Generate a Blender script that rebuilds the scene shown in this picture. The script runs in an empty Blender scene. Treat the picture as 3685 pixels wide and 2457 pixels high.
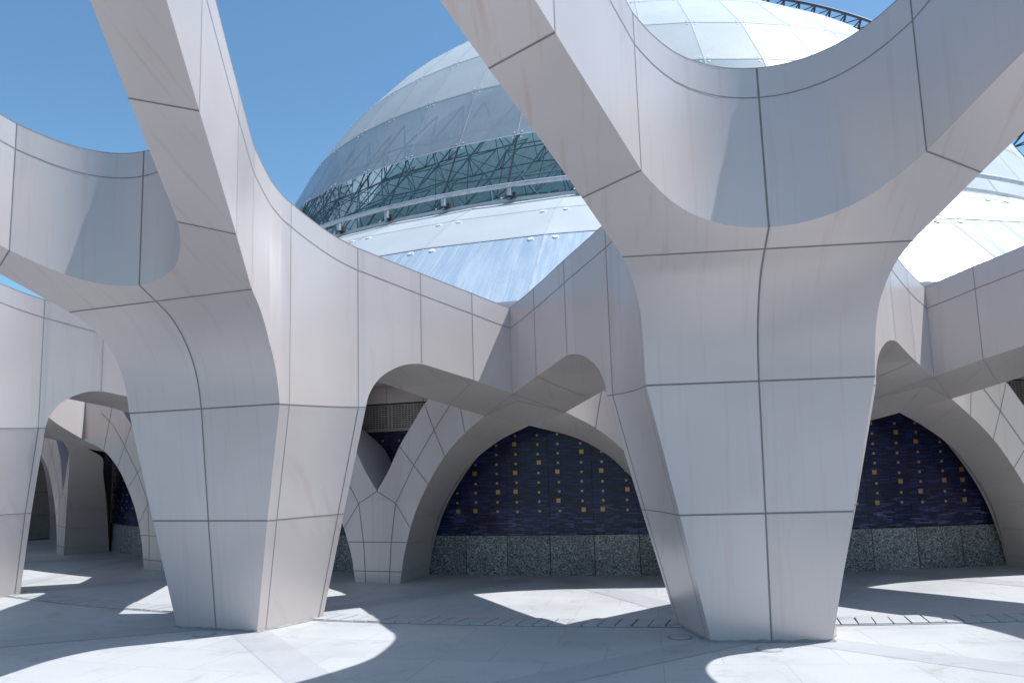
import bpy, math, random
from mathutils import Vector, Matrix
R = math.radians
sc = bpy.context.scene
COL = sc.collection
random.seed(7)

# ------------------------------------------------------------------ camera
PITCH, ROLL, FPX = 0.14244, -0.03042, 2938.2
cp, sp, cr, sr = math.cos(PITCH), math.sin(PITCH), math.cos(ROLL), math.sin(ROLL)
fwd = Vector((0, cp, sp)); up0 = Vector((0, -sp, cp)); rt0 = Vector((1, 0, 0))
rt = rt0 * cr + up0 * sr; up = up0 * cr - rt0 * sr
cam = bpy.data.cameras.new('camera'); camo = bpy.data.objects.new('camera', cam); COL.objects.link(camo)
mw = Matrix(((rt.x, up.x, -fwd.x, 0), (rt.y, up.y, -fwd.y, 0), (rt.z, up.z, -fwd.z, 1.6), (0, 0, 0, 1)))
camo.matrix_world = mw
cam.sensor_width = 36; cam.lens = FPX / 3685 * 36; cam.clip_end = 3000; cam.clip_start = 0.05
sc.camera = camo

# ------------------------------------------------------------------ light
SUN_AZ, SUN_EL = 91.0, 60.9          # azimuth clockwise from +Y
w = bpy.data.worlds.new('World'); sc.world = w; w.use_nodes = True
nt = w.node_tree; nt.nodes.clear()
sky = nt.nodes.new('ShaderNodeTexSky'); sky.sky_type = 'NISHITA'; sky.sun_disc = False
sky.sun_elevation = R(SUN_EL); sky.sun_rotation = R(SUN_AZ)
sky.altitude = 0; sky.air_density = 1.0; sky.dust_density = 1.1; sky.ozone_density = 2.0
bg = nt.nodes.new('ShaderNodeBackground'); bg.inputs['Strength'].default_value = 0.097
wo = nt.nodes.new('ShaderNodeOutputWorld')
wb = nt.nodes.new('ShaderNodeMix'); wb.data_type = 'RGBA'; wb.blend_type = 'MULTIPLY'; wb.inputs[0].default_value = 1.0
wb.inputs[7].default_value = (1.0, 1.37, 1.47, 1)      # cool white balance of the photograph
nt.links.new(sky.outputs[0], wb.inputs[6]); nt.links.new(wb.outputs[2], bg.inputs[0]); nt.links.new(bg.outputs[0], wo.inputs[0])
sl = bpy.data.lights.new('sun', 'SUN'); sl.energy = 4.9; sl.angle = R(0.5); sl.color = (0.965, 0.985, 1.0)
so = bpy.data.objects.new('sun', sl); COL.objects.link(so)
sd = Vector((math.sin(R(SUN_AZ)) * math.cos(R(SUN_EL)), math.cos(R(SUN_AZ)) * math.cos(R(SUN_EL)), math.sin(R(SUN_EL))))
so.rotation_euler = sd.to_track_quat('Z', 'Y').to_euler(); so.location = sd * 60
sc.view_settings.view_transform = 'Standard'; sc.view_settings.look = 'None'
sc.view_settings.exposure = 0.3; sc.view_settings.gamma = 1.0
sc.cycles.max_bounces = 10; sc.cycles.transparent_max_bounces = 16
sc.cycles.caustics_reflective = False; sc.cycles.caustics_refractive = False

# ------------------------------------------------------------------ layout of the ring
CX, CY, RR, TH0 = 4.29766, 27.42526, 19.55058, -0.107336
BAY = R(15)
def ring(r, ang, z=0.0):
    """ang measured from the bearing of the right hand column (radians)"""
    t = TH0 + ang
    return Vector((CX + r * math.sin(t), CY - r * math.cos(t), z))

# ------------------------------------------------------------------ helpers
class MB:
    def __init__(s): s.v = []; s.f = []; s.m = []; s.sm = []; s.uv = []
    def face(s, pts, m=0, smooth=False, uv=None):
        b = len(s.v); s.v += [tuple(p) for p in pts]; s.f.append(tuple(range(b, b + len(pts)))); s.m.append(m); s.sm.append(smooth); s.uv.append(uv)
    def grid(s, P, m=0, smooth=True, uv=None):
        b = len(s.v); n = len(P[0])
        for row in P: s.v += [tuple(p) for p in row]
        for i in range(len(P) - 1):
            for j in range(n - 1):
                s.f.append((b + i * n + j, b + i * n + j + 1, b + (i + 1) * n + j + 1, b + (i + 1) * n + j)); s.m.append(m); s.sm.append(smooth)
                s.uv.append([uv[i][j], uv[i][j + 1], uv[i + 1][j + 1], uv[i + 1][j]] if uv else None)
    def box(s, c, ax, ay, az, m=0):
        c = Vector(c); ax = Vector(ax); ay = Vector(ay); az = Vector(az); b = len(s.v)
        for k in (-1, 1):
            for j in (-1, 1):
                for i in (-1, 1): s.v.append(tuple(c + ax * i + ay * j + az * k))
        for q in ((0, 2, 3, 1), (4, 5, 7, 6), (0, 1, 5, 4), (2, 6, 7, 3), (0, 4, 6, 2), (1, 3, 7, 5)):
            s.f.append(tuple(b + i for i in q)); s.m.append(m); s.sm.append(False); s.uv.append(None)
    def tube(s, pts, r, n=6, m=0, caps=True):
        pts = [Vector(p) for p in pts]; b = len(s.v); k = len(pts)
        for i, p in enumerate(pts):
            t = (pts[min(i + 1, k - 1)] - pts[max(i - 1, 0)]).normalized()
            a = t.cross(Vector((0, 0, 1)))
            if a.length < 1e-3: a = t.cross(Vector((1, 0, 0)))
            a.normalize(); c = t.cross(a)
            for q in range(n):
                an = 2 * math.pi * q / n; s.v.append(tuple(p + a * math.cos(an) * r + c * math.sin(an) * r))
        for i in range(k - 1):
            for q in range(n):
                s.f.append((b + i * n + q, b + i * n + (q + 1) % n, b + (i + 1) * n + (q + 1) % n, b + (i + 1) * n + q)); s.m.append(m); s.sm.append(n > 4); s.uv.append(None)
        if caps:
            s.f.append(tuple(b + q for q in range(n))); s.m.append(m); s.sm.append(False); s.uv.append(None)
            s.f.append(tuple(b + (k - 1) * n + q for q in range(n - 1, -1, -1))); s.m.append(m); s.sm.append(False); s.uv.append(None)
    def ribbon(s, pts, nors, width, lift=0.002, m=1):
        """a strip of joint sealant laid on a surface"""
        pts = [Vector(p) for p in pts]; k = len(pts); A = []; Bq = []
        for i, p in enumerate(pts):
            t = (pts[min(i + 1, k - 1)] - pts[max(i - 1, 0)]).normalized()
            n = Vector(nors[i] if isinstance(nors, list) else nors).normalized()
            c = t.cross(n); c.normalize()
            A.append(p + n * lift + c * width / 2); Bq.append(p + n * lift - c * width / 2)
        s.grid([A, Bq], m, True)
    def build(s, name, mats, parent=None, loc=None):
        me = bpy.data.meshes.new(name); me.from_pydata(s.v, [], s.f); me.update()
        for mt in (mats if isinstance(mats, (list, tuple)) else [mats]): me.materials.append(mt)
        me.polygons.foreach_set('material_index', s.m); me.polygons.foreach_set('use_smooth', s.sm)
        if any(u is not None for u in s.uv):
            ul = me.uv_layers.new(name='UVMap')
            for p, u in zip(me.polygons, s.uv):
                if u:
                    for li, c in zip(p.loop_indices, u): ul.data[li].uv = c
        o = bpy.data.objects.new(name, me); COL.objects.link(o)
        if parent: o.parent = parent
        if loc is not None: o.location = loc
        return o
def tag(o, label=None, cat=None, group=None, kind=None):
    if label: o['label'] = label
    if cat: o['category'] = cat
    if group: o['group'] = group
    if kind: o['kind'] = kind
    return o
def empty(name, loc, rz=0.0):
    o = bpy.data.objects.new(name, None); COL.objects.link(o); o.location = loc; o.rotation_euler = (0, 0, rz); o.empty_display_size = 0.3
    return o
def copy_tree(o, parent=None):
    c = o.copy(); COL.objects.link(c)
    if parent: c.parent = parent
    for ch in list(o.children): copy_tree(ch, c)
    return c
def lerp(a, b, t): return a + (b - a) * t
def interp(x, xs, ys):
    if x <= xs[0]: return ys[0] + (x - xs[0]) * (ys[1] - ys[0]) / (xs[1] - xs[0])
    for i in range(len(xs) - 1):
        if x <= xs[i + 1]: return lerp(ys[i], ys[i + 1], (x - xs[i]) / (xs[i + 1] - xs[i]))
    return ys[-1] + (x - xs[-1]) * (ys[-1] - ys[-2]) / (xs[-1] - xs[-2])
class Pchip:
    def __init__(s, xs, ys):
        s.x = xs; s.y = ys; n = len(xs); h = [xs[i + 1] - xs[i] for i in range(n - 1)]; dl = [(ys[i + 1] - ys[i]) / h[i] for i in range(n - 1)]
        d = [dl[0]]
        for i in range(1, n - 1):
            if dl[i - 1] * dl[i] <= 0: d.append(0.0)
            else:
                w1 = 2 * h[i] + h[i - 1]; w2 = h[i] + 2 * h[i - 1]; d.append((w1 + w2) / (w1 / dl[i - 1] + w2 / dl[i]))
        d.append(dl[-1]); s.d = d; s.h = h
    def __call__(s, x):
        n = len(s.x)
        if x <= s.x[0]: return s.y[0] + (x - s.x[0]) * s.d[0]
        if x >= s.x[-1]: return s.y[-1] + (x - s.x[-1]) * s.d[-1]
        i = 0
        while x > s.x[i + 1]: i += 1
        h = s.h[i]; t = (x - s.x[i]) / h
        return (s.y[i] * (1 + 2 * t) * (1 - t) ** 2 + h * s.d[i] * t * (1 - t) ** 2 + s.y[i + 1] * t * t * (3 - 2 * t) + h * s.d[i + 1] * t * t * (t - 1))
def crom(pts, n=6):
    """centripetal-ish Catmull-Rom through 2D points"""
    out = []; k = len(pts)
    for i in range(k - 1):
        p1, p2 = pts[i], pts[i + 1]
        p0 = pts[i - 1] if i > 0 else tuple(2 * a - b for a, b in zip(p1, p2)); p3 = pts[i + 2] if i + 2 < k else tuple(2 * a - b for a, b in zip(p2, p1))
        d = lambda a, b: max(math.dist(a, b) ** 0.5, 1e-6)
        t0 = 0; t1 = d(p0, p1); t2 = t1 + d(p1, p2); t3 = t2 + d(p2, p3)
        for q in range(n):
            t = lerp(t1, t2, q / n)
            def L(a, b, ta, tb): return tuple((tb - t) / (tb - ta) * u + (t - ta) / (tb - ta) * v for u, v in zip(a, b))
            A1 = L(p0, p1, t0, t1); A2 = L(p1, p2, t1, t2); A3 = L(p2, p3, t2, t3)
            B1 = L(A1, A2, t0, t2); B2 = L(A2, A3, t1, t3); out.append(L(B1, B2, t1, t2))
    out.append(tuple(pts[-1])); return out
def resample(pts, n):
    L = [0]
    for a, b in zip(pts, pts[1:]): L.append(L[-1] + math.dist(a, b))
    out = []
    for k in range(n + 1):
        s = L[-1] * k / n; i = 0
        while i < len(L) - 2 and L[i + 1] < s: i += 1
        t = (s - L[i]) / max(L[i + 1] - L[i], 1e-9); out.append(tuple(lerp(u, v, min(max(t, 0), 1)) for u, v in zip(pts[i], pts[i + 1])))
    return out

# ------------------------------------------------------------------ materials
def mat(name):
    m = bpy.data.materials.new(name); m.use_nodes = True; t = m.node_tree
    return m, t, t.nodes['Principled BSDF']
def N(t, typ, **kw):
    n = t.nodes.new(typ)
    for k, v in kw.items():
        if k in n.inputs: n.inputs[k].default_value = v
        else: setattr(n, k, v)
    return n
def ramp(t, fac, stops):
    r = t.nodes.new('ShaderNodeValToRGB'); e = r.color_ramp.elements
    while len(e) < len(stops): e.new(0.5)
    for q, (p, c) in zip(e, stops): q.position = p; q.color = (*c, 1) if len(c) == 3 else c
    t.links.new(fac, r.inputs[0]); return r.outputs[0]
def mix(t, a, b, fac, blend='MIX'):
    n = t.nodes.new('ShaderNodeMix'); n.data_type = 'RGBA'; n.blend_type = blend
    for s, v in ((6, a), (7, b), (0, fac)):
        if isinstance(v, (int, float)): n.inputs[s].default_value = v
        elif isinstance(v, tuple): n.inputs[s].default_value = (*v, 1)
        else: t.links.new(v, n.inputs[s])
    return n.outputs[2]

def panel_material(name, base, metallic, rough, stain):
    m, t, p = mat(name); L = t.links
    tc = N(t, 'ShaderNodeTexCoord'); oi = N(t, 'ShaderNodeObjectInfo')
    big = N(t, 'ShaderNodeTexNoise', Scale=0.9, Detail=3.0); L.new(tc.outputs['Object'], big.inputs['Vector'])
    fine = N(t, 'ShaderNodeTexNoise', Scale=240.0, Detail=2.0); L.new(tc.outputs['Object'], fine.inputs['Vector'])
    mp = N(t, 'ShaderNodeMapping'); mp.inputs['Scale'].default_value = (14, 1.2, 0.5); L.new(tc.outputs['Object'], mp.inputs[0])
    st = N(t, 'ShaderNodeTexNoise', Scale=1.0, Detail=5.0, Roughness=0.6); L.new(mp.outputs[0], st.inputs['Vector'])
    c0 = ramp(t, big.outputs['Fac'], [(0.3, tuple(b * 0.955 for b in base)), (0.7, tuple(min(b * 1.03, 1) for b in base))])
    c1 = mix(t, c0, tuple(b * k for b, k in zip(base, (0.84, 0.76, 0.71))), ramp(t, st.outputs['Fac'], [(0.56, (0, 0, 0)), (0.8, (stain,) * 3)]))
    c2 = mix(t, c1, tuple(b * 0.9 for b in base), ramp(t, fine.outputs['Fac'], [(0.45, (0, 0, 0)), (0.75, (0.3,) * 3)]))
    sx = N(t, 'ShaderNodeSeparateXYZ'); L.new(tc.outputs['Object'], sx.inputs[0])
    def mth(op, a, b=None):
        n = N(t, 'ShaderNodeMath', operation=op)
        for i_, v in enumerate((a, b)):
            if v is None: continue
            if isinstance(v, (int, float)): n.inputs[i_].default_value = v
            else: L.new(v, n.inputs[i_])
        return n.outputs[0]
    X_, Y_, Z_ = sx.outputs
    along = mth('ADD', mth('MULTIPLY', mth('ABSOLUTE', X_), .456), mth('MULTIPLY', Y_, -.89))
    pid = mth('MULTIPLY', oi.outputs['Random'], 91.0)
    for src, lim, wt in ((Z_, 1.078, 1.3), (Z_, 2.19, 2.7), (X_, 0.0, 5.1), (Y_, -1.70, 7.7), (Y_, -.929, 11.9), (Y_, -.098, 17.3), (Y_, .486, 23.1), (Y_, 1.048, 29.3), (along, 2.655, 31.7), (along, 3.84, 37.9), (along, 5.02, 41.3)):
        pid = mth('ADD', pid, mth('MULTIPLY', mth('GREATER_THAN', src, lim), wt))
    wn = N(t, 'ShaderNodeTexWhiteNoise'); wn.noise_dimensions = '1D'; L.new(pid, wn.inputs['W'])
    c2 = mix(t, c2, ramp(t, wn.outputs['Value'], [(0.0, (0.91, 0.905, 0.90)), (1.0, (1.0, 1.0, 1.0))]), 1.0, 'MULTIPLY')
    L.new(c2, p.inputs['Base Color']); p.inputs['Metallic'].default_value = metallic
    rr = ramp(t, big.outputs['Fac'], [(0.3, (rough - 0.03,) * 3), (0.7, (rough + 0.05,) * 3)]); L.new(rr, p.inputs['Roughness'])
    bp = N(t, 'ShaderNodeBump', Strength=0.16, Distance=0.012); wv = N(t, 'ShaderNodeTexNoise', Scale=1.7, Detail=1.5); L.new(tc.outputs['Object'], wv.inputs['Vector'])
    L.new(wv.outputs['Fac'], bp.inputs['Height']); L.new(bp.outputs[0], p.inputs['Normal'])
    return m
M_PANEL = panel_material('satin_aluminium_panel', (0.64, 0.565, 0.545), 0.18, 0.31, 0.7)
M_SOFF = panel_material('dusty_aluminium_underside', (0.66, 0.575, 0.555), 0.2, 0.36, 1.0)
def skirt_material():
    m, t, p = mat('blue_reflecting_skirt_panel'); L = t.links; tc = N(t, 'ShaderNodeTexCoord')
    mp = N(t, 'ShaderNodeMapping'); mp.inputs['Scale'].default_value = (5.0, 0.3, 1); mp.inputs['Rotation'].default_value = (0, 0, 0.12); L.new(tc.outputs['UV'], mp.inputs[0])
    st = N(t, 'ShaderNodeTexNoise', Scale=1.6, Detail=7.0, Roughness=0.7); L.new(mp.outputs[0], st.inputs['Vector'])
    n2 = N(t, 'ShaderNodeTexNoise', Scale=0.7, Detail=3.0); L.new(tc.outputs['Object'], n2.inputs['Vector'])
    f = ramp(t, st.outputs['Fac'], [(0.42, (0, 0, 0)), (0.72, (1, 1, 1))])
    c = mix(t, (0.46, 0.56, 0.65), (0.66, 0.70, 0.73), f); c = mix(t, c, (0.62, 0.70, 0.76), ramp(t, n2.outputs['Fac'], [(0.4, (0, 0, 0)), (0.75, (0.6,) * 3)]))
    L.new(c, p.inputs['Base Color']); p.inputs['Metallic'].default_value = 0.32
    L.new(ramp(t, f, [(0, (0.2,) * 3), (1, (0.5,) * 3)]), p.inputs['Roughness'])
    return m
M_SKIRT = skirt_material()
M_DOMEP = panel_material('dome_white_panel', (0.51, 0.52, 0.535), 0.08, 0.5, 0.2)
def flat(name, col, rough=0.6, metallic=0.0, spec=0.5):
    m, t, p = mat(name); p.inputs['Base Color'].default_value = (*col, 1); p.inputs['Roughness'].default_value = rough; p.inputs['Metallic'].default_value = metallic
    p.inputs['Specular IOR Level'].default_value = spec
    tc = N(t, 'ShaderNodeTexCoord'); nz = N(t, 'ShaderNodeTexNoise', Scale=9.0, Detail=4.0); t.links.new(tc.outputs['Object'], nz.inputs['Vector'])
    t.links.new(ramp(t, nz.outputs['Fac'], [(0.3, tuple(c * 0.85 for c in col)), (0.7, tuple(min(1, c * 1.12) for c in col))]), p.inputs['Base Color'])
    return m
M_JOINT = flat('grey_joint_sealant', (0.21, 0.2, 0.195), 0.7)
M_SEAM = flat('pale_seam', (0.42, 0.43, 0.45), 0.6)
M_METAL = flat('painted_rail_metal', (0.5, 0.52, 0.55), 0.4, 0.4)
M_DARKM = flat('dark_steel', (0.05, 0.055, 0.065), 0.5, 0.3)
M_TRUSS = flat('inner_truss_steel', (0.17, 0.24, 0.275), 0.6)
M_BOLT = flat('steel_bolt', (0.72, 0.74, 0.76), 0.4, 0.1)

def granite_material(gain=1.0):
    m, t, p = mat('speckled_granite'); L = t.links; tc = N(t, 'ShaderNodeTexCoord')
    v = N(t, 'ShaderNodeTexVoronoi', Scale=70.0); L.new(tc.outputs['Object'], v.inputs['Vector'])
    n = N(t, 'ShaderNodeTexNoise', Scale=60.0, Detail=5.0, Roughness=0.7); L.new(tc.outputs['Object'], n.inputs['Vector'])
    g = N(t, 'ShaderNodeTexNoise', Scale=2.0, Detail=3.0); L.new(tc.outputs['Object'], g.inputs['Vector'])
    sp_ = N(t, 'ShaderNodeSeparateColor'); L.new(v.outputs['Color'], sp_.inputs[0])
    c = ramp(t, sp_.outputs[0], [(0.0, (0.03, 0.032, 0.033)), (0.35, (0.16, 0.17, 0.17)), (0.75, (0.3, 0.31, 0.3)), (1.0, (0.5, 0.5, 0.49))])
    c = mix(t, c, (0.05, 0.05, 0.05), ramp(t, n.outputs['Fac'], [(0.5, (0, 0, 0)), (0.66, (0.9,) * 3)]))
    c = mix(t, c, (0.10, 0.095, 0.08), ramp(t, g.outputs['Fac'], [(0.45, (0, 0, 0)), (0.75, (0.45,) * 3)]))
    c = mix(t, c, (gain, gain, gain), 1.0, 'MULTIPLY')
    L.new(c, p.inputs['Base Color']); p.inputs['Roughness'].default_value = 0.55
    return m
M_GRAN = granite_material(); M_GRAN2 = granite_material(0.8); M_GRAN3 = granite_material(1.22)
def mosaic_material():
    m, t, p = mat('navy_mosaic_tile'); L = t.links; uv = N(t, 'ShaderNodeUVMap')
    b = t.nodes.new('ShaderNodeTexBrick'); L.new(uv.outputs[0], b.inputs['Vector'])
    b.inputs['Color1'].default_value = (0.0, 0, 0, 1); b.inputs['Color2'].default_value = (1, 1, 1, 1); b.inputs['Mortar'].default_value = (0.5, 0.5, 0.5, 1)
    b.inputs['Scale'].default_value = 1.0; b.inputs['Brick Width'].default_value = 0.125; b.inputs['Row Height'].default_value = 0.0188
    b.inputs['Mortar Size'].default_value = 0.0016; b.inputs['Mortar Smooth'].default_value = 0.0; b.offset = 0.37
    mp = N(t, 'ShaderNodeMapping'); mp.inputs['Scale'].default_value = (3.2, 9, 1); L.new(uv.outputs[0], mp.inputs[0])
    n = N(t, 'ShaderNodeTexNoise', Scale=1.0, Detail=3.0); L.new(mp.outputs[0], n.inputs['Vector'])
    c = ramp(t, b.outputs['Color'], [(0.0, (0.007, 0.007, 0.024)), (0.5, (0.010, 0.013, 0.055)), (0.82, (0.012, 0.024, 0.11)), (1.0, (0.025, 0.04, 0.16))])
    sx = N(t, 'ShaderNodeSeparateXYZ'); L.new(uv.outputs[0], sx.inputs[0])
    low = N(t, 'ShaderNodeMapRange'); low.inputs[1].default_value = 0.54; low.inputs[2].default_value = 1.05; low.inputs[3].default_value = 1.0; low.inputs[4].default_value = 0.0
    L.new(sx.outputs[1], low.inputs[0])
    mm = N(t, 'ShaderNodeMath', operation='MULTIPLY'); L.new(low.outputs[0], mm.inputs[0]); L.new(ramp(t, n.outputs['Fac'], [(0.4, (0, 0, 0)), (0.65, (1, 1, 1))]), mm.inputs[1])
    m2 = N(t, 'ShaderNodeMath', operation='MULTIPLY'); L.new(mm.outputs[0], m2.inputs[0]); L.new(ramp(t, b.outputs['Color'], [(0.35, (0, 0, 0)), (0.9, (1, 1, 1))]), m2.inputs[1])
    c = mix(t, c, (0.17, 0.17, 0.36), m2.outputs[0])
    c = mix(t, c, (0.045, 0.042, 0.055), b.outputs['Fac'])
    L.new(c, p.inputs['Base Color']); p.inputs['Roughness'].default_value = 0.22; p.inputs['Specular IOR Level'].default_value = 0.4
    bp = N(t, 'ShaderNodeBump', Strength=0.4, Distance=0.003); inv = N(t, 'ShaderNodeMath', operation='SUBTRACT'); inv.inputs[0].default_value = 1; L.new(b.outputs['Fac'], inv.inputs[1]); L.new(inv.outputs[0], bp.inputs['Height']); L.new(bp.outputs[0], p.inputs['Normal'])
    return m
M_MOS = mosaic_material()
M_GOLD = flat('gold_tile', (0.52, 0.30, 0.09), 0.3, 0.35)
M_GOLDP = flat('pale_gold_tile', (0.50, 0.38, 0.19), 0.3, 0.3)

def paving_material(name, base, joints=True):
    m, t, p = mat(name); L = t.links; tc = N(t, 'ShaderNodeTexCoord')
    g = N(t, 'ShaderNodeTexNoise', Scale=0.7, Detail=6.0, Roughness=0.6); L.new(tc.outputs['Object'], g.inputs['Vector'])
    f = N(t, 'ShaderNodeTexNoise', Scale=55.0, Detail=4.0, Roughness=0.7); L.new(tc.outputs['Object'], f.inputs['Vector'])
    c = ramp(t, g.outputs['Fac'], [(0.25, tuple(b * 0.82 for b in base)), (0.5, base), (0.75, tuple(b * 1.07 for b in base))])
    c = mix(t, c, tuple(b * 0.72 for b in base), ramp(t, f.outputs['Fac'], [(0.5, (0, 0, 0)), (0.8, (0.55,) * 3)]))
    st = N(t, 'ShaderNodeTexNoise', Scale=1.9, Detail=7.0, Roughness=0.75, Distortion=1.2); L.new(tc.outputs['Object'], st.inputs['Vector'])
    c = mix(t, c, tuple(b * k for b, k in zip(base, (0.62, 0.6, 0.57))), ramp(t, st.outputs['Fac'], [(0.54, (0, 0, 0)), (0.74, (0.7,) * 3)]))
    if joints:
        sx = N(t, 'ShaderNodeSeparateXYZ'); L.new(tc.outputs['Object'], sx.inputs[0])
        at = N(t, 'ShaderNodeMath', operation='ARCTAN2'); L.new(sx.outputs[0], at.inputs[0]); ng = N(t, 'ShaderNodeMath', operation='MULTIPLY'); ng.inputs[1].default_value = -1; L.new(sx.outputs[1], ng.inputs[0]); L.new(ng.outputs[0], at.inputs[1])
        r2 = N(t, 'ShaderNodeVectorMath', operation='LENGTH'); L.new(tc.outputs['Object'], r2.inputs[0])
        a2 = N(t, 'ShaderNodeMath', operation='MULTIPLY'); a2.inputs[1].default_value = 19.55; L.new(at.outputs[0], a2.inputs[0])
        cb = N(t, 'ShaderNodeCombineXYZ'); L.new(a2.outputs[0], cb.inputs[0]); L.new(r2.outputs['Value'], cb.inputs[1])
        b = t.nodes.new('ShaderNodeTexBrick'); L.new(cb.outputs[0], b.inputs['Vector']); b.inputs['Scale'].default_value = 1.0
        b.inputs['Brick Width'].default_value = 0.853; b.inputs['Row Height'].default_value = 0.62; b.inputs['Mortar Size'].default_value = 0.004; b.inputs['Mortar Smooth'].default_value = 0.3
        b.inputs['Color1'].default_value = (0.95, 0.95, 0.955, 1); b.inputs['Color2'].default_value = (1.03, 1.03, 1.025, 1); b.inputs['Mortar'].default_value = (0.74, 0.73, 0.72, 1)
        c = mix(t, c, b.outputs['Color'], 1.0, 'MULTIPLY')
    L.new(c, p.inputs['Base Color']); p.inputs['Roughness'].default_value = 0.5; p.inputs['Specular IOR Level'].default_value = 0.35
    bp = N(t, 'ShaderNodeBump', Strength=0.12, Distance=0.004); L.new(f.outputs['Fac'], bp.inputs['Height']); L.new(bp.outputs[0], p.inputs['Normal'])
    return m
M_PAVE = paving_material('pale_stone_paving', (0.50, 0.495, 0.495))
M_BAND = paving_material('grey_stone_band', (0.44, 0.432, 0.445), False)
M_DRAIN = paving_material('drain_cover_stone', (0.46, 0.455, 0.46), False)

def clad_material(name, tint, transp, rough, transl=0.0):
    """translucent dome sheet: the less transparent, the more it reads as a pale frosted panel"""
    m, t, p = mat(name); L = t.links; tc = N(t, 'ShaderNodeTexCoord')
    n = N(t, 'ShaderNodeTexNoise', Scale=0.8, Detail=4.0); L.new(tc.outputs['Object'], n.inputs['Vector'])
    mp = N(t, 'ShaderNodeMapping'); mp.inputs['Scale'].default_value = (5, 5, 0.35); L.new(tc.outputs['Object'], mp.inputs[0])
    s = N(t, 'ShaderNodeTexNoise', Scale=1.6, Detail=6.0, Roughness=0.65); L.new(mp.outputs[0], s.inputs['Vector'])
    c = ramp(t, n.outputs['Fac'], [(0.3, tuple(b * 0.9 for b in tint)), (0.7, tuple(min(1, b * 1.06) for b in tint))])
    c = mix(t, c, tuple(b * 0.75 for b in tint), ramp(t, s.outputs['Fac'], [(0.5, (0, 0, 0)), (0.75, (0.45,) * 3)]))
    L.new(c, p.inputs['Base Color']); p.inputs['Roughness'].default_value = rough; p.inputs['Specular IOR Level'].default_value = 0.6 if transp > 0 else 0.3
    if transl > 0:
        tl = N(t, 'ShaderNodeBsdfTranslucent'); tl.inputs[0].default_value = (0.88, 0.885, 0.91, 1); m1 = N(t, 'ShaderNodeMixShader'); m1.inputs[0].default_value = transl
        L.new(p.outputs[0], m1.inputs[1]); L.new(tl.outputs[0], m1.inputs[2]); L.new(m1.outputs[0], t.nodes['Material Output'].inputs[0])
    if transp > 0:
        tr = N(t, 'ShaderNodeBsdfTransparent'); tr.inputs[0].default_value = (0.86, 0.96, 0.97, 1)
        mx = N(t, 'ShaderNodeMixShader'); mx.inputs[0].default_value = transp
        out = t.nodes['Material Output']; L.new(p.outputs[0], mx.inputs[1]); L.new(tr.outputs[0], mx.inputs[2]); L.new(mx.outputs[0], out.inputs[0])
    return m
M_GLASS = clad_material('tinted_glass', (0.05, 0.10, 0.125), 0.84, 0.06)
M_ROW1 = clad_material('frosted_sheet_low', (0.29, 0.32, 0.35), 0.11, 0.2)
M_ROW2 = clad_material('frosted_sheet', (0.56, 0.565, 0.575), 0.0, 0.45, 0.3)
M_ROW3 = clad_material('white_sheet', (0.78, 0.78, 0.785), 0.0, 0.45, 0.4)
M_INNER = flat('dome_inner_shell', (0.66, 0.86, 0.90), 0.8)

# ------------------------------------------------------------------ ground
g = MB(); n = 96
rings_ = [0.0, 12, 16, 17, 18, 19, 20, 21, 22, 23, 24, 26, 30, 40, 80, 200, 600, 1500]
gp = lambda r: [(r * math.cos(2 * math.pi * k / n), r * math.sin(2 * math.pi * k / n), 0) for k in range(n + 1)]
g.grid([gp(r) for r in rings_ if 0 < r <= 30], 0, False); g.grid([gp(r) for r in rings_ if r >= 30], 1, False)
M_FAR = paving_material('bounce_damping_ground', (0.11, 0.11, 0.105), False)  # outer ground darkened to cut light bouncing onto the column fronts
tag(g.build('ground', [M_PAVE, M_FAR], loc=(CX, CY, 0)), kind='structure')
b = MB()
for k in range(-5, 5):
    for s in (-1, 1):
        for (ra, rb) in ((20.0, 16.32), (20.0, 22.6)):
            A = ring(ra, k * BAY, 0.0015); Bp = ring(rb, k * BAY + s * BAY / 2, 0.0015)
            dz = 0.0 if s > 0 else 0.0012
            t = (Bp - A).normalized(); nn = Vector((-t.y, t.x, 0)) * 0.18
            o = Vector((CX, CY, -dz))
            b.face([A - nn - o, A + nn - o, Bp + nn - o, Bp - nn - o])
tag(b.build('paving_bands', M_BAND, loc=(CX, CY, 0)), kind='structure')

# ------------------------------------------------------------------ drain with slotted stone covers
dr = empty('drain_channel', ring(19.53, -BAY / 2))
tag(dr, 'long curved stone drain with narrow slots running across the paving between the column feet', 'drain')
ch = MB(); a0, a1 = R(-64), R(52)
na = 240
def rel(v, o): return v - o
O = Vector(dr.location)
ch.grid([[rel(ring(rr, lerp(a0, a1, i / na), 0.006), O) for i in range(na + 1)] for rr in (19.39, 19.68)], 0, False)
ch.build('channel_bed', M_DARKM, dr)
sl_ = MB(); i = 0
step = R(0.46)
a = a0
rnd = random.Random(3)
while a < a1:
    wdt = step * 0.91; sk = R(0.13) + rnd.uniform(-.05, .05) * step; h = 0.016 + rnd.uniform(-0.003, 0.004)
    p = [ring(19.37, a + sk, h), ring(19.37, a + sk + wdt, h), ring(19.70, a + wdt - sk * 0.4, h + rnd.uniform(-.002, .002)), ring(19.70, a - sk * 0.4, h)]
    # solid cover slab with a slot notched between neighbours
    top = [rel(q, O) for q in p]; bot = [rel(Vector((q.x, q.y, 0.0)), O) for q in p]
    sl_.face(top); 
    for e in range(4): sl_.face([top[e], bot[e], bot[(e + 1) % 4], top[(e + 1) % 4]])
    a += step
sl_.build('drain_cover', M_DRAIN, dr)
ed = MB()
for rr in (19.365, 19.705):
    ed.grid([[rel(ring(rr + q, lerp(a0, a1, i / na), 0.005), O) for i in range(na + 1)] for q in (-0.012, 0.012)], 0, False)
ed.build('edge_strip', M_DRAIN, dr)

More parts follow.
